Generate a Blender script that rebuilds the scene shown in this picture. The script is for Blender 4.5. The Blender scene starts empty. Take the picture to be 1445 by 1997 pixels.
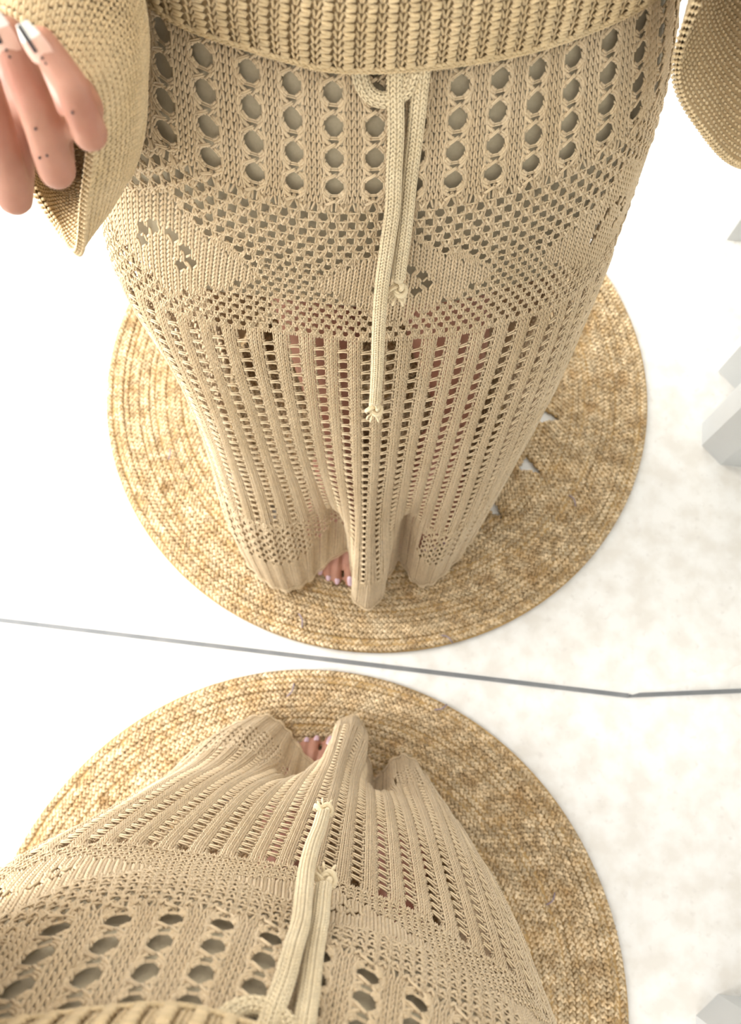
import bpy, math, random
import numpy as np
from mathutils import Matrix, Vector

random.seed(7)
rng = np.random.default_rng(11)
scene = bpy.context.scene
C = scene.collection
pi = math.pi

# ------------------------------------------------------------------ camera
cam_d = bpy.data.cameras.new('camera')
cam = bpy.data.objects.new('camera', cam_d)
C.objects.link(cam)
RC = ((0.99304, -0.11587, 0.02111), (0.11716, 0.95358, -0.27742), (0.01201, 0.27796, 0.96052))
m = Matrix(RC).to_4x4()
m.translation = (0.0, -0.14458, 1.3240)
cam.matrix_world = m
cam_d.sensor_fit = 'VERTICAL'
cam_d.sensor_height = 36.0
cam_d.sensor_width = 36.0
cam_d.lens = 1700.0 / 1997.0 * 36.0
cam_d.clip_start = 0.01
cam_d.dof.use_dof = True
cam_d.dof.focus_distance = 0.74
cam_d.dof.aperture_fstop = 8.0
scene.camera = cam

# ------------------------------------------------------------------ light
vs = scene.view_settings
vs.view_transform = 'Standard'
vs.look = 'None'
vs.gamma = 1.0
vs.use_curve_mapping = False
vs.exposure = 0.0

world = bpy.data.worlds.new('world')
scene.world = world
world.use_nodes = True
bgn = world.node_tree.nodes['Background']
bgn.inputs[0].default_value = (0.80, 0.90, 1.0, 1)
bgn.inputs[1].default_value = 2.0


def area_light(name, loc, target, sx, sy, power, col):
    d = bpy.data.lights.new(name, 'AREA')
    d.shape = 'RECTANGLE'
    d.size = sx
    d.size_y = sy
    d.energy = power
    d.color = col
    o = bpy.data.objects.new(name, d)
    C.objects.link(o)
    o.location = loc
    o.rotation_euler = (Vector(target) - Vector(loc)).to_track_quat('-Z', 'Y').to_euler()
    return o


# daylight entering by the two windows the room has
area_light('window_daylight', (-2.02, -0.95, 1.45), (0.0, -0.75, 0.75), 1.9, 1.7, 128, (1.0, 0.985, 0.96))
area_light('rear_window_daylight', (-0.35, -3.42, 1.55), (-0.1, 0.0, 0.8), 1.7, 1.5, 34, (1.0, 0.985, 0.96))


# ------------------------------------------------------------------ materials
def mat(name, c1, c2=None, scale=60.0, rough=0.8, bump=0.0, bscale=400.0, island=0.0, contrast=(0.3, 0.7), detail=4.0,
        metallic=0.0, spec=0.3, sheen=0.0, sss=0.0, c3=None, scale3=14.0, cut3=(0.55, 0.75)):
    mt = bpy.data.materials.new(name)
    mt.use_nodes = True
    nt = mt.node_tree
    N, L = nt.nodes, nt.links
    b = N['Principled BSDF']
    b.inputs['Roughness'].default_value = rough
    b.inputs['Metallic'].default_value = metallic
    b.inputs['Specular IOR Level'].default_value = spec
    if sheen:
        b.inputs['Sheen Weight'].default_value = sheen
        b.inputs['Sheen Roughness'].default_value = 0.6
    if sss:
        b.inputs['Subsurface Weight'].default_value = sss
        b.inputs['Subsurface Radius'].default_value = (0.01, 0.004, 0.002)
        b.inputs['Subsurface Scale'].default_value = 0.6
    b.inputs['Base Color'].default_value = (*c1, 1)
    tc = N.new('ShaderNodeTexCoord')
    out = None
    if c2:
        nz = N.new('ShaderNodeTexNoise')
        nz.inputs['Scale'].default_value = scale
        nz.inputs['Detail'].default_value = detail
        L.new(tc.outputs['Object'], nz.inputs['Vector'])
        r = N.new('ShaderNodeValToRGB')
        r.color_ramp.elements[0].position = contrast[0]
        r.color_ramp.elements[1].position = contrast[1]
        r.color_ramp.elements[0].color = (*c1, 1)
        r.color_ramp.elements[1].color = (*c2, 1)
        L.new(nz.outputs['Fac'], r.inputs['Fac'])
        out = r.outputs['Color']
    if c3:
        nz = N.new('ShaderNodeTexNoise')
        nz.inputs['Scale'].default_value = scale3
        nz.inputs['Detail'].default_value = 6
        L.new(tc.outputs['Object'], nz.inputs['Vector'])
        r = N.new('ShaderNodeMapRange')
        r.inputs['From Min'].default_value = cut3[0]
        r.inputs['From Max'].default_value = cut3[1]
        L.new(nz.outputs['Fac'], r.inputs['Value'])
        mx = N.new('ShaderNodeMix')
        mx.data_type = 'RGBA'
        L.new(r.outputs['Result'], mx.inputs['Factor'])
        L.new(out, mx.inputs[6])
        mx.inputs[7].default_value = (*c3, 1)
        out = mx.outputs[2]
    if island:
        g = N.new('ShaderNodeNewGeometry')
        mr = N.new('ShaderNodeMapRange')
        mr.inputs['To Min'].default_value = 1 - island
        mr.inputs['To Max'].default_value = 1 + island * 0.7
        L.new(g.outputs['Random Per Island'], mr.inputs['Value'])
        vm = N.new('ShaderNodeMix')
        vm.data_type = 'RGBA'
        vm.blend_type = 'MULTIPLY'
        vm.inputs['Factor'].default_value = 1.0
        if out:
            L.new(out, vm.inputs[6])
        else:
            vm.inputs[6].default_value = (*c1, 1)
        L.new(mr.outputs['Result'], vm.inputs[7])
        out = vm.outputs[2]
    if out:
        L.new(out, b.inputs['Base Color'])
    if bump:
        nb = N.new('ShaderNodeTexNoise')
        nb.inputs['Scale'].default_value = bscale
        nb.inputs['Detail'].default_value = 3
        L.new(tc.outputs['Object'], nb.inputs['Vector'])
        bp = N.new('ShaderNodeBump')
        bp.inputs['Strength'].default_value = bump
        bp.inputs['Distance'].default_value = 0.001
        L.new(nb.outputs['Fac'], bp.inputs['Height'])
        L.new(bp.outputs['Normal'], b.inputs['Normal'])
    return mt


M_floor = mat('floor_stone', (0.71, 0.67, 0.612), (0.80, 0.775, 0.735), scale=26, rough=0.55, contrast=(0.36, 0.60), detail=7,
              c3=(0.66, 0.62, 0.57), scale3=75, cut3=(0.60, 0.78), bump=0.05, bscale=160)
M_wall = mat('wall_paint', (0.86, 0.855, 0.84), (0.88, 0.875, 0.86), scale=5, rough=0.9)
M_ceil = mat('ceiling_paint', (0.88, 0.88, 0.87), (0.9, 0.9, 0.89), scale=4, rough=0.9)
M_white = mat('white_lacquer', (0.60, 0.61, 0.608), (0.64, 0.65, 0.645), scale=9, rough=0.35, spec=0.5)
M_mirror = mat('mirror_silver', (0.93, 0.935, 0.925), rough=0.0, metallic=1.0)
M_edge = mat('mirror_edge_grey', (0.16, 0.165, 0.17), (0.21, 0.21, 0.21), scale=30, rough=0.4)
M_board = mat('mirror_back_board', (0.35, 0.33, 0.30), (0.4, 0.37, 0.33), scale=12, rough=0.8)
M_jute = mat('jute_braid', (0.50, 0.345, 0.18), (0.74, 0.585, 0.38), scale=55, rough=0.85, bump=0.5, bscale=900, island=0.30,
             contrast=(0.32, 0.66), detail=6, c3=(0.36, 0.205, 0.075), scale3=24, cut3=(0.58, 0.78), spec=0.15)
M_back = mat('jute_underside', (0.42, 0.27, 0.11), (0.52, 0.35, 0.16), scale=90, rough=0.95, spec=0.1)
M_yarn = mat('beige_cotton_yarn', (0.69, 0.53, 0.332), (0.76, 0.60, 0.397), scale=22, rough=0.82, bump=0.35, bscale=1500, island=0.09,
             spec=0.18, sheen=0.15)
M_cord = mat('cream_cotton_cord', (0.80, 0.655, 0.42), (0.85, 0.715, 0.485), scale=40, rough=0.8, bump=0.35, bscale=1500, island=0.08,
             spec=0.18, sheen=0.15)
M_sweat = mat('sweater_yarn', (0.70, 0.53, 0.30), (0.77, 0.60, 0.365), scale=30, rough=0.82, bump=0.35, bscale=1500, island=0.12,
              spec=0.18, sheen=0.15)
M_core = mat('knit_back_beige', (0.48, 0.34, 0.18), (0.54, 0.39, 0.22), scale=200, rough=0.95, spec=0.05)
M_slip = mat('slip_jersey', (0.50, 0.43, 0.30), (0.55, 0.475, 0.34), scale=500, rough=0.7, spec=0.2)
M_skin = mat('skin', (0.40, 0.185, 0.125), (0.50, 0.25, 0.175), scale=35, rough=0.5, bump=0.12, bscale=700, sss=0.12, spec=0.4,
             c3=(0.36, 0.11, 0.07), scale3=18, cut3=(0.55, 0.8))
M_nail = mat('nail_polish_pink', (0.74, 0.46, 0.37), (0.78, 0.5, 0.4), scale=50, rough=0.12, spec=0.6)
M_tip = mat('nail_tip_white', (0.86, 0.85, 0.80), rough=0.15, spec=0.6)
M_ink = mat('dark_ink', (0.035, 0.03, 0.035), rough=0.5)
M_lilac = mat('toenail_lilac', (0.62, 0.44, 0.52), (0.70, 0.51, 0.60), scale=40, rough=0.15, spec=0.6)
M_hair = mat('brown_hair', (0.10, 0.055, 0.03), (0.19, 0.11, 0.06), scale=60, rough=0.5)
M_eye = mat('eye_white', (0.8, 0.78, 0.75), rough=0.2)
M_glass = mat('window_daylight_pane', (0.8, 0.85, 0.9), rough=0.05)


# ------------------------------------------------------------------ mesh helpers
class Buf:
    def __init__(s):
        s.v, s.t, s.q, s.n = [], [], [], 0

    def add(s, v, t=None, q=None):
        v = np.asarray(v, float).reshape(-1, 3)
        if t is not None and len(t):
            s.t.append(np.asarray(t, np.int64).reshape(-1, 3) + s.n)
        if q is not None and len(q):
            s.q.append(np.asarray(q, np.int64).reshape(-1, 4) + s.n)
        s.v.append(v)
        s.n += len(v)

    def mesh(s, name, smooth=True):
        v = np.concatenate(s.v)
        t = np.concatenate(s.t) if s.t else np.zeros((0, 3), np.int64)
        q = np.concatenate(s.q) if s.q else np.zeros((0, 4), np.int64)
        me = bpy.data.meshes.new(name)
        me.vertices.add(len(v))
        me.vertices.foreach_set('co', v.ravel())
        me.loops.add(t.size + q.size)
        me.loops.foreach_set('vertex_index', np.concatenate([t.ravel(), q.ravel()]).astype(np.int32))
        np_ = len(t) + len(q)
        me.polygons.add(np_)
        ls = np.concatenate([np.arange(len(t)) * 3, t.size + np.arange(len(q)) * 4]).astype(np.int32)
        me.polygons.foreach_set('loop_start', ls)
        me.polygons.foreach_set('use_smooth', np.full(np_, smooth, bool))
        me.update(calc_edges=True)
        me.validate()
        return me

    def obj(s, name, material, parent=None, smooth=True):
        me = s.mesh(name, smooth)
        me.materials.append(material)
        o = bpy.data.objects.new(name, me)
        C.objects.link(o)
        if parent:
            o.parent = parent
            o.matrix_parent_inverse = parent.matrix_world.inverted()
        return o


def empty(name, loc):
    o = bpy.data.objects.new(name, None)
    C.objects.link(o)
    o.location = loc
    o.empty_display_size = 0.1
    o.matrix_world = Matrix.Translation(loc)
    return o


def tag(o, label=None, cat=None, group=None, kind=None):
    if label:
        o['label'] = label
    if cat:
        o['category'] = cat
    if group:
        o['group'] = group
    if kind:
        o['kind'] = kind
    return o


def box(b, lo, hi, bev=0.0):
    x0, y0, z0 = lo
    x1, y1, z1 = hi
    if bev <= 0:
        v = [(x0, y0, z0), (x1, y0, z0), (x1, y1, z0), (x0, y1, z0), (x0, y0, z1), (x1, y0, z1), (x1, y1, z1), (x0, y1, z1)]
        b.add(v, q=[(0, 3, 2, 1), (4, 5, 6, 7), (0, 1, 5, 4), (1, 2, 6, 5), (2, 3, 7, 6), (3, 0, 4, 7)])
        return
    # chamfered box: octagonal outline in plan, lids inset
    def ring(z, i):
        c = bev
        return [(x0 + c + i, y0 + i, z), (x1 - c - i, y0 + i, z), (x1 - i, y0 + c + i, z), (x1 - i, y1 - c - i, z),
                (x1 - c - i, y1 - i, z), (x0 + c + i, y1 - i, z), (x0 + i, y1 - c - i, z), (x0 + i, y0 + c + i, z)]
    v = ring(z0, bev * .7) + ring(z0 + bev, 0) + ring(z1 - bev, 0) + ring(z1, bev * .7)
    q = [(r * 8 + i, r * 8 + (i + 1) % 8, r * 8 + 8 + (i + 1) % 8, r * 8 + 8 + i) for r in range(3) for i in range(8)]
    v += [((x0 + x1) / 2, (y0 + y1) / 2, z0), ((x0 + x1) / 2, (y0 + y1) / 2, z1)]
    t = [(32, (i + 1) % 8, i) for i in range(8)] + [(33, 24 + i, 24 + (i + 1) % 8) for i in range(8)]
    b.add(v, t, q)


def strands(b, P0, P1, Nn, w, h, bow=0.0):
    """many short spindle-shaped yarn strokes from P0 to P1"""
    P0 = np.asarray(P0, float).reshape(-1, 3)
    P1 = np.asarray(P1, float).reshape(-1, 3)
    Nn = np.asarray(Nn, float).reshape(-1, 3)
    M = len(P0)
    if M == 0:
        return
    d = P1 - P0
    ln = np.linalg.norm(d, axis=1, keepdims=True) + 1e-9
    s = np.cross(Nn, d / ln)
    s /= np.linalg.norm(s, axis=1, keepdims=True) + 1e-9
    w = np.broadcast_to(np.asarray(w, float), (M,))[:, None]
    h = np.broadcast_to(np.asarray(h, float), (M,))[:, None]
    bw = np.broadcast_to(np.asarray(bow, float), (M,))[:, None]
    V = np.zeros((M, 10, 3))
    V[:, 0] = P0 - Nn * h * .35
    V[:, 9] = P1 - Nn * h * .35
    for i, t in ((1, .17), (5, .83)):
        c = P0 + d * t + Nn * bw
        V[:, i] = c + s * w
        V[:, i + 1] = c + Nn * h
        V[:, i + 2] = c - s * w
        V[:, i + 3] = c - Nn * h
    T, Q = [], []
    for i in range(4):
        j = (i + 1) % 4
        T.append((0, 1 + j, 1 + i))
        T.append((9, 5 + i, 5 + j))
        Q.append((1 + i, 1 + j, 5 + j, 5 + i))
    off = (np.arange(M) * 10)[:, None, None]
    b.add(V.reshape(-1, 3), (np.array(T)[None] + off).reshape(-1, 3), (np.array(Q)[None] + off).reshape(-1, 4))


def grid_faces(nr, nc, closed=False):
    q = []
    for i in range(nr - 1):
        for j in range(nc if closed else nc - 1):
            a, c = i * nc + j, i * nc + (j + 1) % nc
            q.append((a, c, c + nc, a + nc))
    return q


def cr_path(pts, n):
    """Catmull-Rom resample of an open polyline"""
    p = np.asarray(pts, float)
    p = np.vstack([2 * p[0] - p[1], p, 2 * p[-1] - p[-2]])
    out = []
    segs = len(p) - 3
    for i in range(n):
        u = i / (n - 1) * segs
        k = min(int(u), segs - 1)
        t = u - k
        a, b_, c, d = p[k:k + 4]
        out.append(.5 * ((2 * b_) + (c - a) * t + (2 * a - 5 * b_ + 4 * c - d) * t * t + (3 * b_ - 3 * c + d - a) * t ** 3))
    return np.array(out)


def frames(P):
    T = np.gradient(P, axis=0)
    T /= np.linalg.norm(T, axis=1, keepdims=True) + 1e-12
    return T


def tube(b, P, r, n=8, ref=(0, 1, 0), flat=1.0):
    P = np.asarray(P, float)
    T = frames(P)
    r = np.broadcast_to(np.asarray(r, float), (len(P),))
    ref = np.asarray(ref, float)
    V = []
    for p, t, rr in zip(P, T, r):
        s = np.cross(t, ref)
        if np.linalg.norm(s) < 1e-3:
            s = np.cross(t, (1, .3, .2))
        s /= np.linalg.norm(s)
        nn = np.cross(s, t)
        for i in range(n):
            a = 2 * pi * i / n
            V.append(p + rr * (math.cos(a) * s + flat * math.sin(a) * nn))
    k = len(P)
    V += [P[0], P[-1]]
    t_ = [(k * n, (i + 1) % n, i) for i in range(n)] + [(k * n + 1, (k - 1) * n + i, (k - 1) * n + (i + 1) % n) for i in range(n)]
    b.add(V, t_, grid_faces(k, n, True))


def capsule(b, p0, r0, p1, r1, n=14, sx=1.0, sdir=(1, 0, 0)):
    """tapered capsule, optionally stretched along sdir"""
    p0, p1 = np.asarray(p0, float), np.asarray(p1, float)
    d = p1 - p0
    L_ = np.linalg.norm(d)
    t = d / L_ if L_ > 1e-9 else np.array((0, 0, 1.))
    prof = []
    for i in range(5):
        a = pi / 2 * (i / 4)
        prof.append((-r0 * math.cos(a), max(r0 * math.sin(a), 1e-4)))
    for i in range(5):
        a = pi / 2 * (i / 4)
        prof.append((L_ + r1 * math.sin(a), max(r1 * math.cos(a), 1e-4)))
    P = [p0 + t * a for a, _ in prof]
    s = np.cross(t, (0.31, 0.87, 0.21))
    s /= np.linalg.norm(s)
    nn = np.cross(t, s)
    sd = np.asarray(sdir, float)
    V = []
    for p, (_, r) in zip(P, prof):
        for i in range(n):
            a = 2 * pi * i / n
            o_ = r * (math.cos(a) * s + math.sin(a) * nn)
            o_ = o_ + sd * (o_ @ sd) * (sx - 1)
            V.append(p + o_)
    k = len(P)
    V += [P[0], P[-1]]
    t_ = [(k * n, (i + 1) % n, i) for i in range(n)] + [(k * n + 1, (k - 1) * n + i, (k - 1) * n + (i + 1) % n) for i in range(n)]
    b.add(V, t_, grid_faces(k, n, True))


# ------------------------------------------------------------------ room
def slab(name, lo, hi, material):
    b = Buf()
    box(b, lo, hi)
    return tag(b.obj(name, material, smooth=False), kind='structure')


XL, XR, YB, YF, ZC = -1.95, 2.1, -3.35, 0.16, 2.5
slab('floor', (XL - .3, YB - .3, -0.08), (XR + .3, YF + .3, 0), M_floor)
slab('ceiling', (XL - .1, YB - .1, ZC), (XR + .1, YF + .1, ZC + .08), M_ceil)
slab('wall_front', (XL, YF, 0), (XR, YF + .1, ZC), M_wall)
slab('wall_right', (XR, YB, 0), (XR + .1, YF, ZC), M_wall)


def wall_with_opening(name, axis, c, t, a0, a1, o0, o1, z0, z1):
    b = Buf()
    def seg(p0, p1, za, zb):
        if axis == 'x':
            box(b, (c - t, p0, za), (c, p1, zb))
        else:
            box(b, (p0, c - t, za), (p1, c, zb))
    seg(a0, o0, 0, ZC)
    seg(o1, a1, 0, ZC)
    seg(o0, o1, 0, z0)
    seg(o0, o1, z1, ZC)
    return tag(b.obj(name, M_wall, smooth=False), kind='structure')


wall_with_opening('wall_left', 'x', XL, .1, YB, YF, -1.95, 0.05, .55, 2.35)
wall_with_opening('wall_back', 'y', YB, .1, XL, XR, -1.25, .55, .75, 2.35)
for nm, ax, c, o0, o1, z0, z1 in (('window_1', 'x', XL - .03, -1.95, .05, .55, 2.35), ('window_2', 'y', YB - .03, -1.25, .55, .75, 2.35)):
    b = Buf()
    w = .05
    def bar(p0, p1, za, zb):
        if ax == 'x':
            box(b, (c - .03, p0, za), (c + .01, p1, zb))
        else:
            box(b, (p0, c - .03, za), (p1, c + .01, zb))
    bar(o0, o0 + w, z0, z1)
    bar(o1 - w, o1, z0, z1)
    bar(o0 + w, o1 - w, z0, z0 + w)
    bar(o0 + w, o1 - w, z1 - w, z1)
    tag(b.obj(nm, M_white, smooth=False), kind='structure')

# ------------------------------------------------------------------ mirrors
LEAN = math.radians(0.3503)


def mirror(name, p0, p1, height, label):
    p0, p1 = np.array(p0, float), np.array(p1, float)
    e = p1 - p0
    e[2] = 0
    W = np.linalg.norm(e)
    e /= W
    up = np.array((0, math.sin(LEAN), math.cos(LEAN)))
    nb = np.array((-e[1], e[0], 0))          # backwards, away from the viewer
    root = empty(name, tuple(p0))
    def prism(nm, s0, s1, u0, u1, d0, d1, material):
        b = Buf()
        v = [p0 + e * s + up * u + nb * d for d in (d0, d1) for (s, u) in ((s0, u0), (s1, u0), (s1, u1), (s0, u1))]
        b.add(v, q=[(0, 1, 2, 3), (4, 7, 6, 5), (0, 4, 5, 1), (1, 5, 6, 2), (2, 6, 7, 3), (3, 7, 4, 0)])
        return b.obj(nm, material, root, smooth=False)
    prism('glass', 0.0, W, 0.0035, height, 0.0, 0.005, M_mirror)
    prism('backing_board', 0.004, W - .004, 0.004, height - .004, 0.005, 0.016, M_board)
    prism('bottom_edge', 0.0, W, 0.0, 0.0035, -0.0032, 0.012, M_edge)
    tag(root, label, 'mirror')
    return root


mirror('standing_mirror', (-0.95, 0, 0), (0.387, 0, 0), 1.85, 'large frameless mirror standing on the floor, reflecting the knit skirt and jute rug')
mirror('mirror_panel', (0.388, 0.0006, 0), (0.95, 0.0905, 0), 1.85, 'side mirror panel angled back from the right end of the large mirror')

# ------------------------------------------------------------------ rug
RX, RY, RR = -0.043, -0.461, 0.449
rug = empty('jute_rug', (RX, RY, 0))
tag(rug, 'round braided jute rug under the person in the knit skirt', 'rug')
NH, PH = 19, math.radians(5.5)


def in_gap(r, th):
    if np.isscalar(r):
        r = np.full_like(th, r)
    d = (th - PH + pi / NH) % (2 * pi / NH) - pi / NH
    f = (r - .270) / .034
    return (f > 0) & (f < 1) & (np.abs(d) * r < .0125 * (1 - f) + .0015)


b = Buf()
nth = 720
rs = [0.001, .1, .2, .268] + [.270 + .00425 * i for i in range(9)] + [.33, .38, .415, RR - .004]
th = np.arange(nth) * 2 * pi / nth
V = np.array([[(r * math.cos(t), r * math.sin(t), 0.0062) for t in th] for r in rs])
Q = []
for i in range(len(rs) - 1):
    rm = (rs[i] + rs[i + 1]) / 2
    g = in_gap(rm, th + pi / nth)
    for j in range(nth):
        if not g[j]:
            a, c = i * nth + j, i * nth + (j + 1) % nth
            Q.append((a, c, c + nth, a + nth))
top = V.reshape(-1, 3)
bot = top.copy()
bot[:, 2] = 0.0008
b.add(top + (RX, RY, 0), q=Q)
b.add(bot + (RX, RY, 0), q=[x[::-1] for x in Q])
b.obj('underside', M_back, rug)
PITCH = 0.0086
r = 0.009
ri = 0
while r < RR - .003:
    b = Buf()
    n = max(6, int(2 * pi * r / .0072))
    zz = .0072 + .0012 * math.sin(ri * 2.4) + .0006 * rng.standard_normal()
    phase = rng.uniform(0, 1)
    wob = .0010 * np.sin(np.arange(n) * 2 * pi / n * 5 + ri)
    for row, (ra, rb) in enumerate(((-.0040, .0004), (.0040, -.0004))):
        t0 = (np.arange(n) + phase + row * .5) * 2 * pi / n + rng.normal(0, .07, n) / n
        dt = .0052 / r
        keep = ~in_gap(r, t0)
        r0 = r + ra + wob + rng.normal(0, .00035, n)
        r1 = r + rb + wob + rng.normal(0, .00035, n)
        z = zz + rng.normal(0, .0006, n)
        P0 = np.stack([RX + r0 * np.cos(t0 - dt * .75), RY + r0 * np.sin(t0 - dt * .75), z - .0008], 1)[keep]
        P1 = np.stack([RX + r1 * np.cos(t0 + dt * .75), RY + r1 * np.sin(t0 + dt * .75), z + .0010], 1)[keep]
        NN = np.tile((0, 0, 1.), (len(P0), 1))
        strands(b, P0, P1, NN, rng.uniform(.0021, .0027, len(P0)), rng.uniform(.0020, .0028, len(P0)))
    b.obj('braid_coil', M_jute, rug)
    r += PITCH
    ri += 1
# loose dark fibres lying on the braid
M_fibre = mat('grey_violet_fibre', (.22, .17, .2), (.3, .24, .26), scale=80)
for (x, y, a, l) in ((-.118, -.062, .9, .022), (-.30, -.60, 2.2, .02), (-.36, -.30, 1.2, .018), (.10, -.055, .2, .02), (.28, -.30, .7, .02)):
    b = Buf()
    p = cr_path([(x, y, .0135), (x + l * .5 * math.cos(a), y + l * .5 * math.sin(a), .016), (x + l * math.cos(a + .3), y + l * math.sin(a + .3), .0135)], 8)
    tube(b, p, .0011, 6, (0, 0, 1))
    b.obj('loose_fibre', M_fibre, rug)

# ------------------------------------------------------------------ bench at the right
bench = empty('white_bench', (0.52, -0.63, 0))
tag(bench, 'white wooden bench on square legs standing right of the jute rug', 'bench')
for (x0, y1, w, c) in ((.494, -.387, .10, .030), (.520, -.520, .085, .034), (.494, -.812, .11, .041), (.80, -.387, .10, .030), (.80, -.812, .11, .041)):
    b = Buf()
    x1, y0 = x0 + w, y1 - w
    plan = [(x0 + c, y0), (x1 - c, y0), (x1, y0 + c), (x1, y1 - c), (x1 - c, y1), (x0 + c, y1), (x0, y1 - c), (x0, y0 + c)]
    v = [(p[0], p[1], z) for z in (0, .40) for p in plan] + [(x0 + w / 2, y0 + w / 2, 0), (x0 + w / 2, y0 + w / 2, .40)]
    b.add(v, [(16, (k + 1) % 8, k) for k in range(8)] + [(17, 8 + k, 8 + (k + 1) % 8) for k in range(8)], [(k, (k + 1) % 8, 8 + (k + 1) % 8, 8 + k) for k in range(8)])
    b.obj('leg', M_white, bench, smooth=False)
b = Buf()
box(b, (.505, -.95, .432), (.93, -.36, .462), .005)
b.obj('seat', M_white, bench, smooth=False)
b = Buf()
box(b, (.515, -.92, .40), (.90, -.387, .432), .003)
b.obj('apron', M_white, bench, smooth=False)

# ------------------------------------------------------------------ person
person = empty('person', (-0.04, -0.34, 0.012))
tag(person, 'person in a beige knit skirt and sweater standing barefoot on the jute rug', 'person')

# ---- skirt surface: level curves as (column, x, y[, z]); 54 columns run round the skirt, column 0 is front middle
NK = 54
HIP_BACK = None
LV = [
    (0.000, .95, [(-22, -.145, -.515), (-18, -.205, -.48), (-15, -.226, -.435), (-12.5, -.226, -.39), (-10, -.207, -.348), (-7, -.16, -.308), (-4.8, -.117, -.294),
                  (-1.9, -.067, -.287), (-.4, -.042, -.289), (2.5, .007, -.30), (4, .031, -.309), (7, .075, -.33), (10, .117, -.362), (12.5, .137, -.397),
                  (15, .14, -.432), (18, .118, -.475), (22, .043, -.512), (27, -.055, -.53)]),
    (0.092, .86, [(-22, -.155, -.53), (-18, -.22, -.49), (-15, -.243, -.44), (-12.5, -.243, -.39), (-10, -.222, -.34), (-7, -.172, -.292), (-4.8, -.124, -.277), (-3.4, -.097, -.271),
                  (-1.9, -.069, -.267), (-.4, -.041, -.270), (2.5, .012, -.283), (4, .038, -.292), (7, .085, -.316), (10, .13, -.352), (12.5, .152, -.39), (15, .156, -.43),
                  (18, .13, -.48), (22, .05, -.525), (27, -.055, -.545)]),
    (0.154, .80, [(-22, -.16, -.53), (-18, -.23, -.485), (-15, -.258, -.43), (-12.5, -.26, -.375), (-10, -.238, -.315), (-7, -.172, -.262), (-4.8, -.122, -.247), (-3.4, -.095, -.243),
                  (-1.9, -.066, -.242), (-.4, -.038, -.246), (2.5, .016, -.258), (4, .044, -.268), (7, .096, -.293), (10, .145, -.335), (12.5, .168, -.38), (15, .172, -.42),
                  (18, .14, -.475), (22, .06, -.525), (27, -.055, -.545)]),
    (0.370, .585, [(-22, -.19, -.52), (-18, -.275, -.455), (-15, -.306, -.38), (-13, -.306, -.325), (-11, -.288, -.275), (-9, -.250, -.245), (-7.5, -.216, -.232), (-6, -.182, -.226), (-4, -.133, -.2255),
                   (-2, -.084, -.2255), (0, -.039, -.227), (2, .008, -.236), (4, .053, -.247), (6, .097, -.266), (8, .135, -.284), (10, .163, -.312), (12, .184, -.348),
                   (15, .188, -.412), (18, .155, -.465), (22, .07, -.515), (27, -.06, -.54)]),
    (0.541, .42, [(-22, -.20, -.54), (-18, -.275, -.455), (-15, -.284, -.37), (-13, -.276, -.31), (-11, -.258, -.255), (-9.5, -.238, -.220), (-8, -.208, -.196), (-5, -.142, -.186),
                  (-2, -.076, -.186), (0, -.033, -.180), (2, .006, -.186), (5, .067, -.203), (8, .125, -.228), (10, .158, -.262), (12, .178, -.308), (15, .184, -.39),
                  (18, .155, -.465), (22, .07, -.53), (27, -.06, -.565)]),
    (0.728, .24, [(-22, -.20, -.57), (-18, -.272, -.465), (-15, -.276, -.36), (-13, -.266, -.29), (-11, -.250, -.235), (-9.5, -.23, -.193), (-8, -.20, -.166), (-6, -.15, -.155), (-4.3, -.11, -.163),
                  (-2.8, -.078, -.172), (-1.2, -.048, -.147), (0, -.028, -.132), (1.2, -.008, -.143), (2.8, .020, -.172), (4.5, .050, -.170), (6.5, .09, -.172), (8.5, .127, -.203),
                  (10.5, .155, -.252), (13, .172, -.325), (15, .175, -.39), (18, .15, -.48), (22, .07, -.555), (27, -.06, -.595)]),
    (0.853, .12, [(-22, -.21, -.59), (-18, -.28, -.47), (-15, -.272, -.345), (-13, -.258, -.255), (-11.5, -.245, -.205), (-10, -.226, -.16), (-8, -.186, -.125), (-6.3, -.147, -.118), (-4.9, -.115, -.135), (-3.6, -.092, -.170),
                  (-2.4, -.068, -.190), (-1.3, -.048, -.140), (-.6, -.038, -.105), (.3, -.018, -.095), (1.2, .001, -.107), (2.2, .012, -.160), (3.2, .025, -.202), (4.4, .046, -.160), (6, .072, -.142),
                  (8, .112, -.178), (10, .147, -.235), (13, .165, -.32), (15, .17, -.40), (18, .15, -.50), (22, .07, -.59), (27, -.06, -.63)]),
    (0.955, .018, [(-22, -.21, -.60, .014), (-18, -.285, -.47, .014), (-15, -.268, -.33, .014), (-13, -.248, -.225, .014), (-11.5, -.232, -.175, .014), (-10, -.210, -.135, .014), (-8, -.172, -.101, .016), (-6.5, -.140, -.092, .018),
                   (-5.2, -.114, -.104, .024), (-4, -.097, -.120, .034), (-2.9, -.076, -.140, .052), (-1.8, -.050, -.152, .058), (-1.1, -.044, -.122, .042), (-.5, -.038, -.092, .026), (.3, -.019, -.078, .020),
                   (1.1, .000, -.090, .024), (2.0, .008, -.125, .022), (3.1, .024, -.160, .018), (4.3, .043, -.135, .020), (5.6, .063, -.124, .020), (8, .105, -.162, .014), (10, .140, -.225, .014),
                   (13, .158, -.32, .014), (15, .165, -.41, .014), (18, .15, -.51, .014), (22, .07, -.60, .014), (27, -.06, -.64, .014)]),
]


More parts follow.
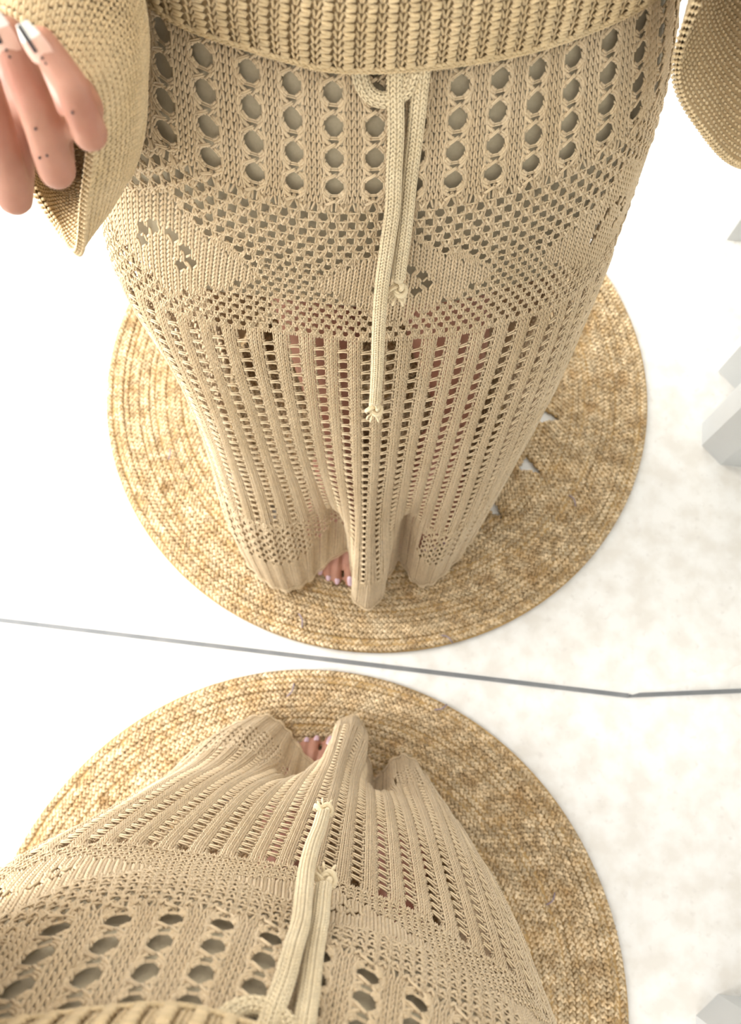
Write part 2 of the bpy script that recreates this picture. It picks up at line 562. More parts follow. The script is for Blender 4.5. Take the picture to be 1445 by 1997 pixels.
def hermite(xs, ys, xq):
    """monotone-ish cubic through (xs, ys) (ys may be vectors)"""
    xs = np.asarray(xs, float)
    ys = np.asarray(ys, float)
    dx = np.diff(xs)
    sl = np.diff(ys, axis=0) / dx.reshape(-1, *([1] * (ys.ndim - 1)))
    mm = np.zeros_like(ys)
    w0, w1 = dx[1:], dx[:-1]
    sh = (-1,) + (1,) * (ys.ndim - 1)
    mm[1:-1] = (sl[:-1] * w0.reshape(sh) + sl[1:] * w1.reshape(sh)) / (w0 + w1).reshape(sh)
    mm[0], mm[-1] = sl[0], sl[-1]
    i = np.clip(np.searchsorted(xs, xq, side='right') - 1, 0, len(xs) - 2)
    h = dx[i]
    t = (xq - xs[i]) / h
    t = t.reshape(sh)
    h = h.reshape(sh)
    return (2 * t ** 3 - 3 * t * t + 1) * ys[i] + (t ** 3 - 2 * t * t + t) * h * mm[i] + (-2 * t ** 3 + 3 * t * t) * ys[i + 1] + (t ** 3 - t * t) * h * mm[i + 1]


KG = np.linspace(-27, 27, NK * 8 + 1)
VG = np.linspace(0, .955, 383)


def build_levels():
    rows = []
    for v, z, pts in LV:
        k = [p[0] for p in pts]
        xyz = [(p[1], p[2], p[3] if len(p) > 3 else z) for p in pts]
        k2 = [a - NK for a in k[-5:]] + k + [a + NK for a in k[:5]]
        x2 = xyz[-5:] + xyz + xyz[:5]
        rows.append(hermite(k2, x2, KG))
    rows = np.array(rows)                                   # level, k, 3
    return hermite([l[0] for l in LV], rows, VG)            # v, k, 3


SG = build_levels()
dK = np.gradient(SG, axis=1)
dV = np.gradient(SG, axis=0)
NG = np.cross(dV, dK)
NG /= np.linalg.norm(NG, axis=2, keepdims=True) + 1e-12
# outward test at front middle: normal must face the mirror (+y)
if NG[200, KG.size // 2, 1] < 0:
    NG = -NG


def S(k, v, want_n=True):
    k = np.asarray(k, float)
    v = np.asarray(v, float)
    fk = np.clip((k + 27) / 54 * (KG.size - 1), 0, KG.size - 1.001)
    fv = np.clip(v / .955 * (VG.size - 1), 0, VG.size - 1.001)
    i, j = fv.astype(int), fk.astype(int)
    a, c = (fv - i)[..., None], (fk - j)[..., None]
    def lerp(G):
        return (G[i, j] * (1 - a) + G[i + 1, j] * a) * (1 - c) + (G[i, j + 1] * (1 - a) + G[i + 1, j + 1] * a) * c
    P = lerp(SG)
    if not want_n:
        return P
    n_ = lerp(NG)
    n_ /= np.linalg.norm(n_, axis=-1, keepdims=True) + 1e-12
    return P, n_


# ---- pattern: holes as (k, v, rk [columns], rv [m])
V_MESH0, V_MESH1 = .184, .362
V_RIB0, V_RIB1 = .372, .768
V_SM1 = .868
DK0, DPER, DW, DH, DVC = 1.1, 9.0, 3.6, .060, .278


def in_diamond(k, v, grow=0.0):
    d = (k - DK0 + DPER / 2) % DPER - DPER / 2
    return (abs(d) / (DW + grow) + abs(v - DVC) / (DH + grow * .02)) < 1


holes = []
KM = 18
for i in range(-2, 4):                                      # big round holes
    vv = .0995 + .0215 * i
    for j in range(-14, 15):
        kk = -.4 + 1.5 * j
        if abs(kk) < KM:
            holes.append((kk, vv, .385, .0073, 'big'))
row = 0
vv = V_MESH0
while vv < V_MESH1:                                         # staggered eyelet mesh around plain diamonds, coarser at the top
    per, rk_, rv_, kd = (.75, .205, .0031, 'meshA') if vv < .262 else (.5, .150, .0027, 'mesh')
    kk = -.4 + per * round(-KM / per) + (per / 2 if row % 2 else 0)
    while kk < KM:
        if not in_diamond(kk, vv, .25):
            holes.append((kk, vv, rk_, rv_, kd))
        kk += per
    vv += .0088
    row += 1
for c in range(-3, 4):                                      # the little ring of eyelets inside each diamond
    kc = DK0 + DPER * c
    for dk, dv in ((-.85, -.004), (-.45, -.016), (.25, -.018), (.75, -.008), (.95, .006), (.55, .016), (-.95, .010)):
        if abs(kc + dk) < KM:
            holes.append((kc + dk, DVC + dv, .20, .0040, 'eye'))
RIBP = .0144
vv = V_RIB0 + .006
i = 0
while vv < .85:                                             # ladders between the ribs
    sc = 1.0 if vv < .6 else 1.0 - .40 * (vv - .6) / .25
    for kk in range(-KM + 1, KM):
        if vv > V_RIB1 and not (-1.5 < kk < 4.3):
            continue
        holes.append((kk, vv, .235 * sc, .0046 * sc, 'rib'))
    vv += RIBP * (1.0 if vv < .5 else .93)
vv = V_RIB1 + .006
row = 0
while vv < V_SM1:                                           # small eyelets above the hem
    kk = -KM + (.25 if row % 2 else 0)
    while kk < KM:
        if not (-1.6 < kk < 4.3):
            holes.append((kk, vv, .140, .0025, 'small'))
        kk += .5
    vv += .0084
    row += 1

kmax = 17.5


def stitch_lattice(WPK, COURSE, v0, v1, wf, mask=None, jk=.0025, jv=.00015):
    """V stitches on a regular lattice, pushed aside by the holes; returns leg ends (M, 2, (k, v)) and width factor"""
    wales = np.arange(-int(kmax * WPK), int(kmax * WPK) + 1)
    courses = np.arange(int((v1 - v0) / COURSE))
    KK, VV = np.meshgrid((wales + .5) / WPK, v0 + (courses + .5) * COURSE)
    hw = .5 / WPK
    A = np.zeros(KK.shape + (2, 2, 2))
    for leg, sg in ((0, -1), (1, 1)):
        A[..., leg, 0, 0] = KK + sg * hw * .95
        A[..., leg, 0, 1] = VV - COURSE * .58
        A[..., leg, 1, 0] = KK + sg * hw * .22
        A[..., leg, 1, 1] = VV + COURSE * .72
    A[..., 0] += rng.normal(0, jk, A.shape[:-1])
    A[..., 1] += rng.normal(0, jv, A.shape[:-1])
    kill = np.zeros(KK.shape + (2,), bool)
    for (hk, hv, rk, rv, kind) in holes:
        if hv < v0 - .012 or hv > v1 + .012:
            continue
        DD = {'big': 1.42, 'rib': 1.5}.get(kind, 1.8)
        i0 = max(0, int((hv - v0 - rv * DD - .006) / COURSE))
        i1 = min(len(courses), int((hv - v0 + rv * DD + .006) / COURSE) + 1)
        j0 = max(0, int((hk - rk * DD - .2) * WPK - wales[0]))
        j1 = min(len(wales), int((hk + rk * DD + .2) * WPK - wales[0]) + 1)
        if i1 <= i0 or j1 <= j0:
            continue
        sub = A[i0:i1, j0:j1]
        x = (sub[..., 0] - hk) / rk
        y = (sub[..., 1] - hv) / rv
        d = np.sqrt(x * x + y * y) + 1e-6
        mid = np.hypot(x.mean(-1), y.mean(-1))
        kill[i0:i1, j0:j1] |= mid < {'big': .84, 'rib': .72, 'eye': .95}.get(kind, .55)
        nd = np.where(d < DD, 1.02 + d * (DD - 1.02) / DD, d) / d
        sub[..., 0] = hk + x * nd * rk
        sub[..., 1] = hv + y * nd * rv
    keep = ~kill
    if mask is not None:
        keep &= mask(KK, VV)[..., None]
    out = A[keep]
    return out, np.full(len(out), wf / WPK)


def wale_columns(kc, hw, v0, v1, course, wabs, mask=None, spread=None):
    """straight wales of V stitches standing at the columns kc"""
    vv_ = np.arange(v0, v1, course)
    K2, V2 = np.meshgrid(kc, vv_)
    if spread is not None:
        K2 = spread(K2, V2)
    out = []
    for sg in (-1, 1):
        a_ = np.stack([np.stack([K2 + sg * hw * .95, V2 - course * .60], -1), np.stack([K2 + sg * hw * .25, V2 + course * .72], -1)], -2)
        if mask is not None:
            a_ = a_[mask(K2, V2)]
        out.append(a_.reshape(-1, 2, 2))
    out = np.concatenate(out)
    out[..., 0] += rng.normal(0, .0022, out.shape[:-1])
    out[..., 1] += rng.normal(0, .00018, out.shape[:-1])
    return out, np.full(len(out), wabs)


def rib_spread(k, v):
    f = k - np.floor(k) - .5
    return np.floor(k) + .5 + f * (1 + .35 * np.clip((v - .6) / .25, 0, 1))


def rib_zone(k, v):
    return (v < .768) | ((k > -1.6) & (k < 4.6))


bandc = -.4 + 1.5 * np.arange(-12, 12) + .75
bandk = (bandc[:, None] + np.array([-.30, -.10, .10, .30])[None]).ravel()
bandk = bandk[np.abs(bandk) < kmax]
ribk = (np.arange(-18, 18)[:, None] + np.array([.262, .421, .579, .738])[None]).ravel()
ribk = ribk[np.abs(ribk) < kmax]
dia = np.vectorize(lambda k, v: in_diamond(k, v, .1))
parts_ = [wale_columns(bandk, .10, .001, .1745, .0056, .045),
          stitch_lattice(5, .0056, .1725, .1845, .225),
          stitch_lattice(6, .0044, .1805, .374, .235, lambda k, v: ~dia(k, v)),
          stitch_lattice(4, .0058, .1805, .374, .205, lambda k, v: dia(k, v)),
          wale_columns(ribk, .079, .373, .852, .0050, .036, rib_zone, rib_spread),
          stitch_lattice(6, .0043, .766, .868, .245, lambda k, v: ~rib_zone(k, v)),
          stitch_lattice(6, .0046, .850, .950, .25, lambda k, v: (v > .866) | rib_zone(k, .8))]
legs_ = np.concatenate([p_[0] for p_ in parts_])
wfac = np.concatenate([p_[1] for p_ in parts_])


def relief(k, v):
    """ribs stand proud between the ladders; hem ribs"""
    f = np.clip((v - V_RIB0 + .004) / .01, 0, 1)
    a = np.where(v < V_RIB1, .0023, .0016) * f
    c = np.cos(2 * pi * (k - .5))
    return a * (np.sign(c) * np.abs(c) ** .6) - .0006


P0, n0 = S(legs_[:, 0, 0], legs_[:, 0, 1])
P1, n1 = S(legs_[:, 1, 0], legs_[:, 1, 1])
h0 = relief(legs_[:, 0, 0], legs_[:, 0, 1])[:, None]
h1 = relief(legs_[:, 1, 0], legs_[:, 1, 1])[:, None]
nm_ = n0 + n1
nm_ /= np.linalg.norm(nm_, axis=1, keepdims=True)
b = Buf()
# stroke width follows the local spacing of the wales, which close up in the folds near the hem
pk = np.linalg.norm(S(legs_[:, 0, 0] + .08, legs_[:, 0, 1], False) - S(legs_[:, 0, 0] - .08, legs_[:, 0, 1], False), axis=1) / .16
wleg = np.clip(pk * wfac, .0005, .00125)
strands(b, P0 + n0 * (h0 - .0008), P1 + n1 * (h1 + .0006), nm_, wleg, .00125)


def strand_kv(k0, v0, k1, v1, lift=0.0, w=.0009, bow=.0006):
    k0, v0, k1, v1 = (np.asarray(x, float) for x in (k0, v0, k1, v1))
    p, n_ = S(k0, v0)
    p2, n2 = S(k1, v1)
    n3 = (n_ + n2)
    n3 /= np.linalg.norm(n3, axis=-1, keepdims=True)
    p = p + n_ * (relief(k0, v0) + lift)[:, None]
    p2 = p2 + n2 * (relief(k1, v1) + lift)[:, None]
    strands(b, p, p2, n3, w, w * .85, bow)


H = {}
for hk, hv, rk, rv, kind in holes:
    H.setdefault(kind, []).append((hk, hv, rk, rv))
H = {k_: np.array(x) for k_, x in H.items()}
hb = H['big']
z_ = np.zeros(len(hb))
# curved edge wales, floats and the crossing yarns between the big holes
for sg in (-1, 1):
    for q_ in range(4):
        t0, t1 = -.0107 + q_ * .00537, -.0107 + (q_ + 1.35) * .00537
        o0 = .455 - .085 * (t0 / .0107) ** 2
        o1 = .455 - .085 * (t1 / .0107) ** 2
        strand_kv(hb[:, 0] + sg * (o0 - .015), hb[:, 1] + t0, hb[:, 0] + sg * (o1 + .015), hb[:, 1] + t1, z_ + .0002, .00095)
for rr_, lf, ww in ((1.0, -.0001, .0011), (1.22, .0002, .0012)):
    for a_c in (38, 56, 124, 142, 218, 236, 304, 322):
        a0, a1 = math.radians(a_c - 15), math.radians(a_c + 15)
        strand_kv(hb[:, 0] + .375 * rr_ * math.cos(a0), hb[:, 1] + .0079 * rr_ * math.sin(a0),
                  hb[:, 0] + .375 * rr_ * math.cos(a1), hb[:, 1] + .0079 * rr_ * math.sin(a1), z_ + lf, ww)
strand_kv(hb[:, 0] - .34, hb[:, 1] + .0076, hb[:, 0] + .34, hb[:, 1] + .0074, z_ - .0006, .00062)
strand_kv(hb[:, 0] - .32, hb[:, 1] + .0090, hb[:, 0] + .32, hb[:, 1] + .0087, z_ - .0006, .00062)
for d0, v0_, d1, v1_, lf, ww in ((-.40, .0066, -.20, .0125, .0006, .0010), (-.30, .0082, -.10, .0138, .0009, .0010), (-.20, .0098, -.02, .0146, .0006, .0009),
                                 (.40, .0066, .20, .0120, .0006, .0010), (.30, .0080, .10, .0130, .0009, .0010), (.22, .0100, .04, .0140, .0004, .0009),
                                 (-.40, .0115, -.26, .0160, .0002, .0009), (.40, .0115, .24, .0158, .0002, .0009), (-.10, .0120, .14, .0142, .0000, .0009)):
    strand_kv(hb[:, 0] + d0, hb[:, 1] + v0_, hb[:, 0] + d1, hb[:, 1] + v1_, z_ + lf, ww)
strand_kv(hb[:, 0] - .37, hb[:, 1] + .0152, hb[:, 0] + .08, hb[:, 1] + .0098, z_ + .0017, .00075)
strand_kv(hb[:, 0] - .34, hb[:, 1] + .0160, hb[:, 0] + .12, hb[:, 1] + .0106, z_ + .0018, .00075)
hr = H['rib']
z_ = np.zeros(len(hr))
sc = hr[:, 2] / .235
# slanting ladder yarns between the rib holes
for k0_, v0_, k1_, v1_, lf, ww in ((-.27, .0066, .20, .0054, .0006, .0010), (-.27, .0084, .25, .0064, .0012, .0010), (-.20, .0094, .27, .0078, .0006, .0010),
                                   (-.27, .0046, -.12, .0058, .0002, .0010), (.27, .0044, .12, .0056, .0002, .0010),
                                   (-.27, .0104, -.10, .0092, .0002, .0010), (.27, .0102, .10, .0088, .0002, .0010),
                                   (-.28, .0030, -.20, .0050, .0000, .0009), (.28, .0030, .20, .0050, .0000, .0009)):
    strand_kv(hr[:, 0] + k0_ * sc, hr[:, 1] + v0_, hr[:, 0] + k1_ * sc, hr[:, 1] + v1_, z_ + lf, ww)
for key, f_ in (('mesh', 1.0), ('meshA', 1.45)):
    hm = H[key]
    z_ = np.zeros(len(hm))
    # leaning stitches that cross beside each eyelet
    strand_kv(hm[:, 0] + .17 * f_, hm[:, 1] - .0044, hm[:, 0] + .30 * f_, hm[:, 1] + .0038, z_ + .0013, .0008 * f_ ** .5)
    strand_kv(hm[:, 0] + .33 * f_, hm[:, 1] - .0044, hm[:, 0] + .21 * f_, hm[:, 1] + .0038, z_ + .0010, .0008 * f_ ** .5)
    strand_kv(hm[:, 0] - .16 * f_, hm[:, 1] + .0041, hm[:, 0] + .16 * f_, hm[:, 1] + .0037, z_ + .0000, .0006)
# hem edge: a chain of stitches lying along the bottom
ke = np.arange(-kmax, kmax, .11)
strand_kv(ke, np.full_like(ke, .9505), ke + .16, np.full_like(ke, .953), np.full_like(ke, .0008), .0012)
strand_kv(ke, np.full_like(ke, .9475), ke + .16, np.full_like(ke, .945), np.full_like(ke, .0010), .0012)
# plain back of the skirt (never faces the mirror)
kb = np.concatenate([np.linspace(17, 26.99, 60)])
for sgn in (1, -1):
    gv, gk = np.meshgrid(np.linspace(0, .953, 150), sgn * kb, indexing='ij')
    P, n_ = S(gk, gv)
    q = grid_faces(150, 60)
    b.add((P + n_ * .0006).reshape(-1, 3), q=q)
    b.add((P - n_ * .0012).reshape(-1, 3), q=[x[::-1] for x in q])
skirt = b.obj('skirt', M_yarn, person)
skirt['label'] = 'long beige openwork knit skirt'

# ---- slip under the knit
b = Buf()
gv, gk = np.meshgrid(np.linspace(0, .345, 70), np.linspace(-26.99, 26.99, 200), indexing='ij')
P, n_ = S(gk, gv)
off = .0065 + .014 * np.clip((gv - .2) / .14, 0, 1)[..., None]
P = P - n_ * off
b.add(P.reshape(-1, 3), q=grid_faces(70, 200))
b.add((P - n_ * .001).reshape(-1, 3), q=[x[::-1] for x in grid_faces(70, 200)])
slip = b.obj('slip', M_slip, person)
slip['label'] = 'greenish beige slip under the skirt'


# ---- drawstring cords
def knit_cord(name, path, rw, rt, material, parent, ref=(0, 1, .2), n=60):
    P = cr_path(path, n)
    b = Buf()
    tube(b, P, rw * .86, 10, ref, rt / rw)
    T = frames(P)
    seg = np.concatenate([[0], np.cumsum(np.linalg.norm(np.diff(P, axis=0), axis=1))])
    Ltot = seg[-1]
    step = .0034
    s_ = np.arange(step, Ltot - step, step)
    def at(s0):
        return np.stack([np.interp(s0, seg, P[:, i]) for i in range(3)], 1), np.stack([np.interp(s0, seg, T[:, i]) for i in range(3)], 1)
    rf = np.asarray(ref, float)
    nw = 7
    def pt(s0, ang):
        p, t = at(s0)
        sd = np.cross(t, rf)
        sd /= np.linalg.norm(sd, axis=1, keepdims=True)
        nn = np.cross(sd, t)
        o_ = rw * math.cos(ang) * sd + rt * math.sin(ang) * nn
        nrm = math.cos(ang) * sd / rw + math.sin(ang) * nn / rt
        nrm /= np.linalg.norm(nrm, axis=1, keepdims=True)
        return p + o_, nrm
    for w in range(nw):
        a = 2 * pi * (w + .5) / nw
        da = pi / nw
        for sg in (-1, 1):
            p0, na = pt(s_ - step * .55, a + sg * da * .95)
            p1, nb_ = pt(s_ + step * .75, a + sg * da * .2)
            n3 = na + nb_
            n3 /= np.linalg.norm(n3, axis=1, keepdims=True)
            strands(b, p0 - n3 * .0002, p1 + n3 * .0005, n3, rw * .19, .0007)
    return b.obj(name, material, parent)


def yarn_knot(name, c, axis, r, material, parent):
    """overhand knot: wraps of yarn round a lump, then frayed tails"""
    c = np.asarray(c, float)
    ax = np.asarray(axis, float)
    ax /= np.linalg.norm(ax)
    s = np.cross(ax, (0, 1, .2))
    s /= np.linalg.norm(s)
    n_ = np.cross(s, ax)
    b = Buf()
    # trefoil of plied yarn
    for ply in range(5):
        pts = []
        for j in range(49):
            a = 2 * pi * j / 48
            q_ = (math.sin(a) + 2 * math.sin(2 * a), math.cos(a) - 2 * math.cos(2 * a), -1.6 * math.sin(3 * a))
            p = c + r * .33 * (q_[0] * s + q_[1] * (.8 * ax + .35 * n_) + q_[2] * (.75 * n_ - .3 * ax))
            w = 2 * pi * ply / 5 + a * 4
            p = p + r * .17 * (math.cos(w) * n_ + math.sin(w) * (math.cos(a) * s + math.sin(a) * ax))
            pts.append(p)
        tube(b, np.array(pts), r * .15, 6, (.3, .5, .8))
    for i in range(9):
        a = i * 2.4
        e = c + ax * r * (1.0 + .25 * (i % 3)) + r * (.35 + .15 * (i % 4)) * (math.cos(a) * s + math.sin(a) * n_)
        m_ = c + ax * r * 1.15 + r * .9 * (math.cos(a) * s + math.sin(a) * n_)
        tube(b, cr_path([c + ax * r * .6, (m_ + c + ax * r) / 2, m_, e + ax * r * .55 + r * .5 * (math.cos(a) * s + math.sin(a) * n_)], 10), [r * .14] * 9 + [r * .07], 5, (0.3, .2, .9))
    return b.obj(name, material, parent)


F = .004
cordA = [(-.030, -.281, .905), (-.028, -.2655, .868), (-.025, -.253, .837), (-.024, -.243, .809), (-.023, -.235, .780), (-.025, -.2255, .741), (-.027, -.2155, .698), (-.027, -.205, .652), (-.026, -.197, .592), (-.026, -.188, .535)]
cordB = [(-.012, -.286, .905), (-.012, -.270, .868), (-.012, -.259, .836), (-.013, -.247, .793), (-.013, -.2355, .755), (-.014, -.229, .725), (-.0142, -.2235, .701)]
knit_cord('drawstring', cordA, .0050, .0036, M_cord, skirt, n=90)
knit_cord('drawstring', cordB, .0050, .0036, M_cord, skirt, n=70)
yarn_knot('drawstring_knot', (-.0265, -.187, .525), (-.02, .10, -1), .0082, M_cord, skirt)
yarn_knot('drawstring_knot', (-.0145, -.222, .693), (0.0, .12, -1), .0080, M_cord, skirt)
knit_cord('waist_loop', [(-.058, -.285, .892), (-.052, -.271, .868), (-.047, -.2645, .858), (-.037, -.261, .8545), (-.025, -.263, .858), (-.018, -.268, .869), (-.016, -.283, .892)], .0052, .0034, M_cord, skirt, n=40)

# ------------------------------------------------------------------ sweater
KS = np.linspace(-27, 27, 433)


def oval(cx, cy, z, a, bf, bb):
    """oval matched to the skirt columns: k=0.3 is front middle"""
    t = 2 * pi * (KS - .6) / NK
    x = cx + a * np.sin(t)
    y = cy + np.where(np.cos(t) > 0, bf, bb) * np.cos(t)
    return np.stack([x, y, np.full_like(x, z)], 1)


def off_skirt(v, d, z):
    P, n_ = S(np.clip(KS, -26.99, 26.99), np.full_like(KS, v))
    n_ = n_ * (1, 1, 0)
    n_ /= np.linalg.norm(n_, axis=1, keepdims=True)
    P = P + n_ * d
    P[:, 2] = z
    return P


SWL = [(0.0, off_skirt(.077, .0105, .875)), (.028, off_skirt(.050, .0155, .902)), (.060, off_skirt(.018, .0150, .934)), (.13, oval(-.05, -.415, 1.0, .205, .135, .13)),
       (.23, oval(-.05, -.42, 1.1, .195, .125, .12)), (.33, oval(-.05, -.42, 1.2, .20, .13, .115)), (.43, oval(-.05, -.425, 1.29, .205, .105, .10)), (.50, oval(-.05, -.43, 1.345, .175, .075, .075)),
       (.545, oval(-.05, -.43, 1.372, .085, .065, .065))]
WT = np.array([l[0] for l in SWL])
WG = hermite(WT, np.array([l[1] for l in SWL]), np.linspace(0, .545, 219))


class Patch:
    """sampled surface P[row, col]; a = column coordinate 0..nc-1, t = row coordinate 0..nr-1"""

    def __init__(s, G, flip=False):
        s.G = G
        n_ = np.cross(np.gradient(G, axis=0), np.gradient(G, axis=1))
        n_ /= np.linalg.norm(n_, axis=2, keepdims=True) + 1e-12
        s.N = -n_ if flip else n_

    def at(s, t, a):
        t = np.clip(np.asarray(t, float), 0, s.G.shape[0] - 1.001)
        a = np.clip(np.asarray(a, float), 0, s.G.shape[1] - 1.001)
        i, j = t.astype(int), a.astype(int)
        f, g = (t - i)[..., None], (a - j)[..., None]
        def l(G):
            return (G[i, j] * (1 - f) + G[i + 1, j] * f) * (1 - g) + (G[i, j + 1] * (1 - f) + G[i + 1, j + 1] * f) * g
        n_ = l(s.N)
        return l(s.G), n_ / (np.linalg.norm(n_, axis=-1, keepdims=True) + 1e-12)

    def sheet(s, b, off, thick):
        q = grid_faces(s.G.shape[0], s.G.shape[1])
        b.add((s.G + s.N * off).reshape(-1, 3), q=q)
        b.add((s.G + s.N * (off - thick)).reshape(-1, 3), q=[x[::-1] for x in q])

    def stroke(s, b, t0, a0, t1, a1, l0, l1, w, h, bow=0.0):
        p, n_ = s.at(t0, a0)
        p2, n2 = s.at(t1, a1)
        n3 = n_ + n2
        n3 /= np.linalg.norm(n3, axis=-1, keepdims=True) + 1e-12
        strands(b, p + n_ * np.asarray(l0)[..., None], p2 + n2 * np.asarray(l1)[..., None], n3, w, h, bow)


SW = Patch(WG)
if SW.N[10, 216, 1] < 0:
    SW.N = -SW.N
sweater_buf = Buf()
SW.sheet(sweater_buf, -.0012, .0016)
sweater = sweater_buf.obj('sweater', M_core, person)
sweater['label'] = 'cropped beige chunky knit sweater'


def kt(k, t):
    """(k, metres up) -> patch coordinates"""
    return np.asarray(t, float) / .545 * 218, (np.asarray(k, float) + 27) / 54 * 432


b = Buf()
PK = 54 / 81
cols = np.arange(-24, 25) * PK
rws = np.arange(.006, .056, .0056)
CK, RT = [x.ravel() for x in np.meshgrid(cols, rws)]
j_ = lambda s_: rng.normal(0, s_, CK.shape)


def st(k0, t0, k1, t1, l0, l1, w, h, bow=0.0):
    a, c = kt(k0, t0)
    d, e = kt(k1, t1)
    SW.stroke(b, a, c, d, e, np.broadcast_to(l0, a.shape), np.broadcast_to(l1, a.shape), w, h, bow)


st(CK - .19 + j_(.01), RT - .0008, CK + .17 + j_(.01), RT + .0010, .0018, .0022, .0017, .0016, .0006)
st(CK - .17 + j_(.01), RT + .0030, CK + .19 + j_(.01), RT + .0016, .0020, .0018, .0016, .0015, .0006)
st(CK - .22, RT + .0036, CK + .06, RT + .0020, .0010, .0022, .0011, .0011)
for sg in (-1, 1):
    st(CK + PK / 2 + sg * .13, RT + .0034, CK + PK / 2 + sg * .02, RT - .0030, -.0002, .0006, .0011, .0010)
    st(CK + PK / 2 + sg * .05, RT + .0008, CK + PK / 2 + sg * .17, RT + .0016, -.0006, .0002, .0009, .0009)
# edge chain along the hem
ke = np.arange(-17, 17, .20)
st(ke, ke * 0 - .0004, ke + .30, ke * 0 + .0016, .0012, .0016, .0014, .0014)
st(ke + .08, ke * 0 + .0044, ke + .36, ke * 0 + .0022, .0014, .0018, .0014, .0014)
# ridge where the band joins the body, then plain knit above
st(ke, ke * 0 + .0575, ke + .30, ke * 0 + .0600, .0022, .0024, .0016, .0015)
st(ke + .08, ke * 0 + .0635, ke + .36, ke * 0 + .0610, .0022, .0024, .0015, .0015)
wk, wr = [x.ravel() for x in np.meshgrid(np.arange(-16, 16, .24), np.arange(.068, .16, .0046))]
for sg in (-1, 1):
    st(wk + sg * .11, wr + .0026, wk + sg * .025, wr - .0034, -.0002, .0008, .0011, .0011)
band = b.obj('hem_band', M_sweat, sweater)
band['label'] = 'ribbed hem band'


def closed_ring(pts, n):
    p = np.asarray(pts, float)
    m_ = len(p)
    xs = np.arange(-3, m_ + 4)
    return hermite(xs, p[xs % m_], np.linspace(0, m_, n))


def loft(rings, nc, nr):
    R_ = np.array([closed_ring(r_, nc) for r_ in rings])
    return hermite(np.arange(len(rings)), R_, np.linspace(0, len(rings) - 1, nr))


def circ_y(c, r, n=8):
    return [(c[0] + r * math.sin(2 * pi * i / n), c[1], c[2] + r * math.cos(2 * pi * i / n)) for i in range(n)]


def circ_z(c, rx, ry, n=8):
    return [(c[0] + rx * math.sin(2 * pi * i / n), c[1] + ry * math.cos(2 * pi * i / n), c[2]) for i in range(n)]


def sleeve(rings, centre_sign_pt, wale, course, t0, material, label):
    G = loft(rings, 121, 161)
    p = Patch(G)
    ctr = G.mean(axis=1)
    if ((G[120] - ctr[120]) * p.N[120]).sum(axis=1).mean() < 0:
        p.N = -p.N
    b0 = Buf()
    p.sheet(b0, -.0012, .0014)
    o = b0.obj('sleeve', M_core, sweater)
    o['label'] = label
    b = Buf()
    # lay wales by arc length on each course so the knit stays even
    rowlen = np.linalg.norm(np.diff(G, axis=0), axis=2).mean(axis=1)
    acc = np.concatenate([[0], np.cumsum(rowlen)])
    s_ = np.arange(np.interp(t0 * 160, np.arange(161), acc), acc[-1] - .004, course)
    per = np.linalg.norm(np.diff(G[150], axis=0), axis=1).sum()
    nw = int(per / wale)
    aw = (np.arange(nw) + .5) / nw * 120
    half = .5 / nw * 120
    SS, AA = [x.ravel() for x in np.meshgrid(s_, aw)]
    tt = lambda s1: np.interp(s1, acc, np.arange(161))
    for sg in (-1, 1):
        jit = rng.normal(0, .00025, SS.shape)
        z0 = np.full(SS.shape, -.0003)
        p.stroke(b, tt(SS - course * .55 + jit), AA + sg * half * .92, tt(SS + course * .72 + jit), AA + sg * half * .2, z0, z0 + .001, wale * .26, .00095)
        # purl bumps on the inner face
        p.stroke(b, tt(SS + jit), AA - half, tt(SS + course * .3 + jit), AA + half, z0 - .0027, z0 - .0027, wale * .24, .0008)
    # rolled rim
    ae = np.arange(0, 120, 120 * .0048 / per)
    e0 = np.full(ae.shape, 159.6)
    for lift in (-.0030, -.0010, .0010):
        p.stroke(b, e0 - 1.6, ae, e0 + .4, ae + 120 * .0030 / per, np.full(ae.shape, lift), np.full(ae.shape, lift + .0004), .0016, .0014)
    k_ = b.obj('sleeve_stitches', material, o.parent)
    k_['kind'] = 'stuff'
    return o


left_rings = [circ_z((-.165, -.43, 1.325), .035, .035), circ_z((-.215, -.43, 1.285), .075, .075), circ_z((-.315, -.425, 1.13), .078, .078), circ_y((-.325, -.39, .99), .09),
              [(-.240, -.31, 1.015), (-.186, -.272, .95), (-.186, -.25, .890), (-.206, -.25, .823), (-.245, -.27, .764), (-.338, -.315, .725), (-.365, -.34, .790), (-.325, -.34, .95)],
              [(-.228, -.265, 1.000), (-.176, -.235, .94), (-.178, -.215, .885), (-.203, -.215, .82), (-.238, -.225, .772), (-.305, -.260, .745), (-.338, -.29, .785), (-.31, -.295, .935)],
              [(-.226, -.225, .985), (-.178, -.20, .95), (-.177, -.190, .90), (-.200, -.187, .835), (-.231, -.192, .788), (-.280, -.225, .770), (-.313, -.258, .805), (-.29, -.255, .93)],
              [(-.225, -.190, .965), (-.190, -.172, .945), (-.190, -.162, .915), (-.208, -.152, .862), (-.232, -.155, .800), (-.263, -.19, .785), (-.292, -.225, .82), (-.275, -.215, .92)]]
sleeve(left_rings, None, .0048, .0050, .40, M_sweat, 'wide bell sleeve behind the raised fingers')
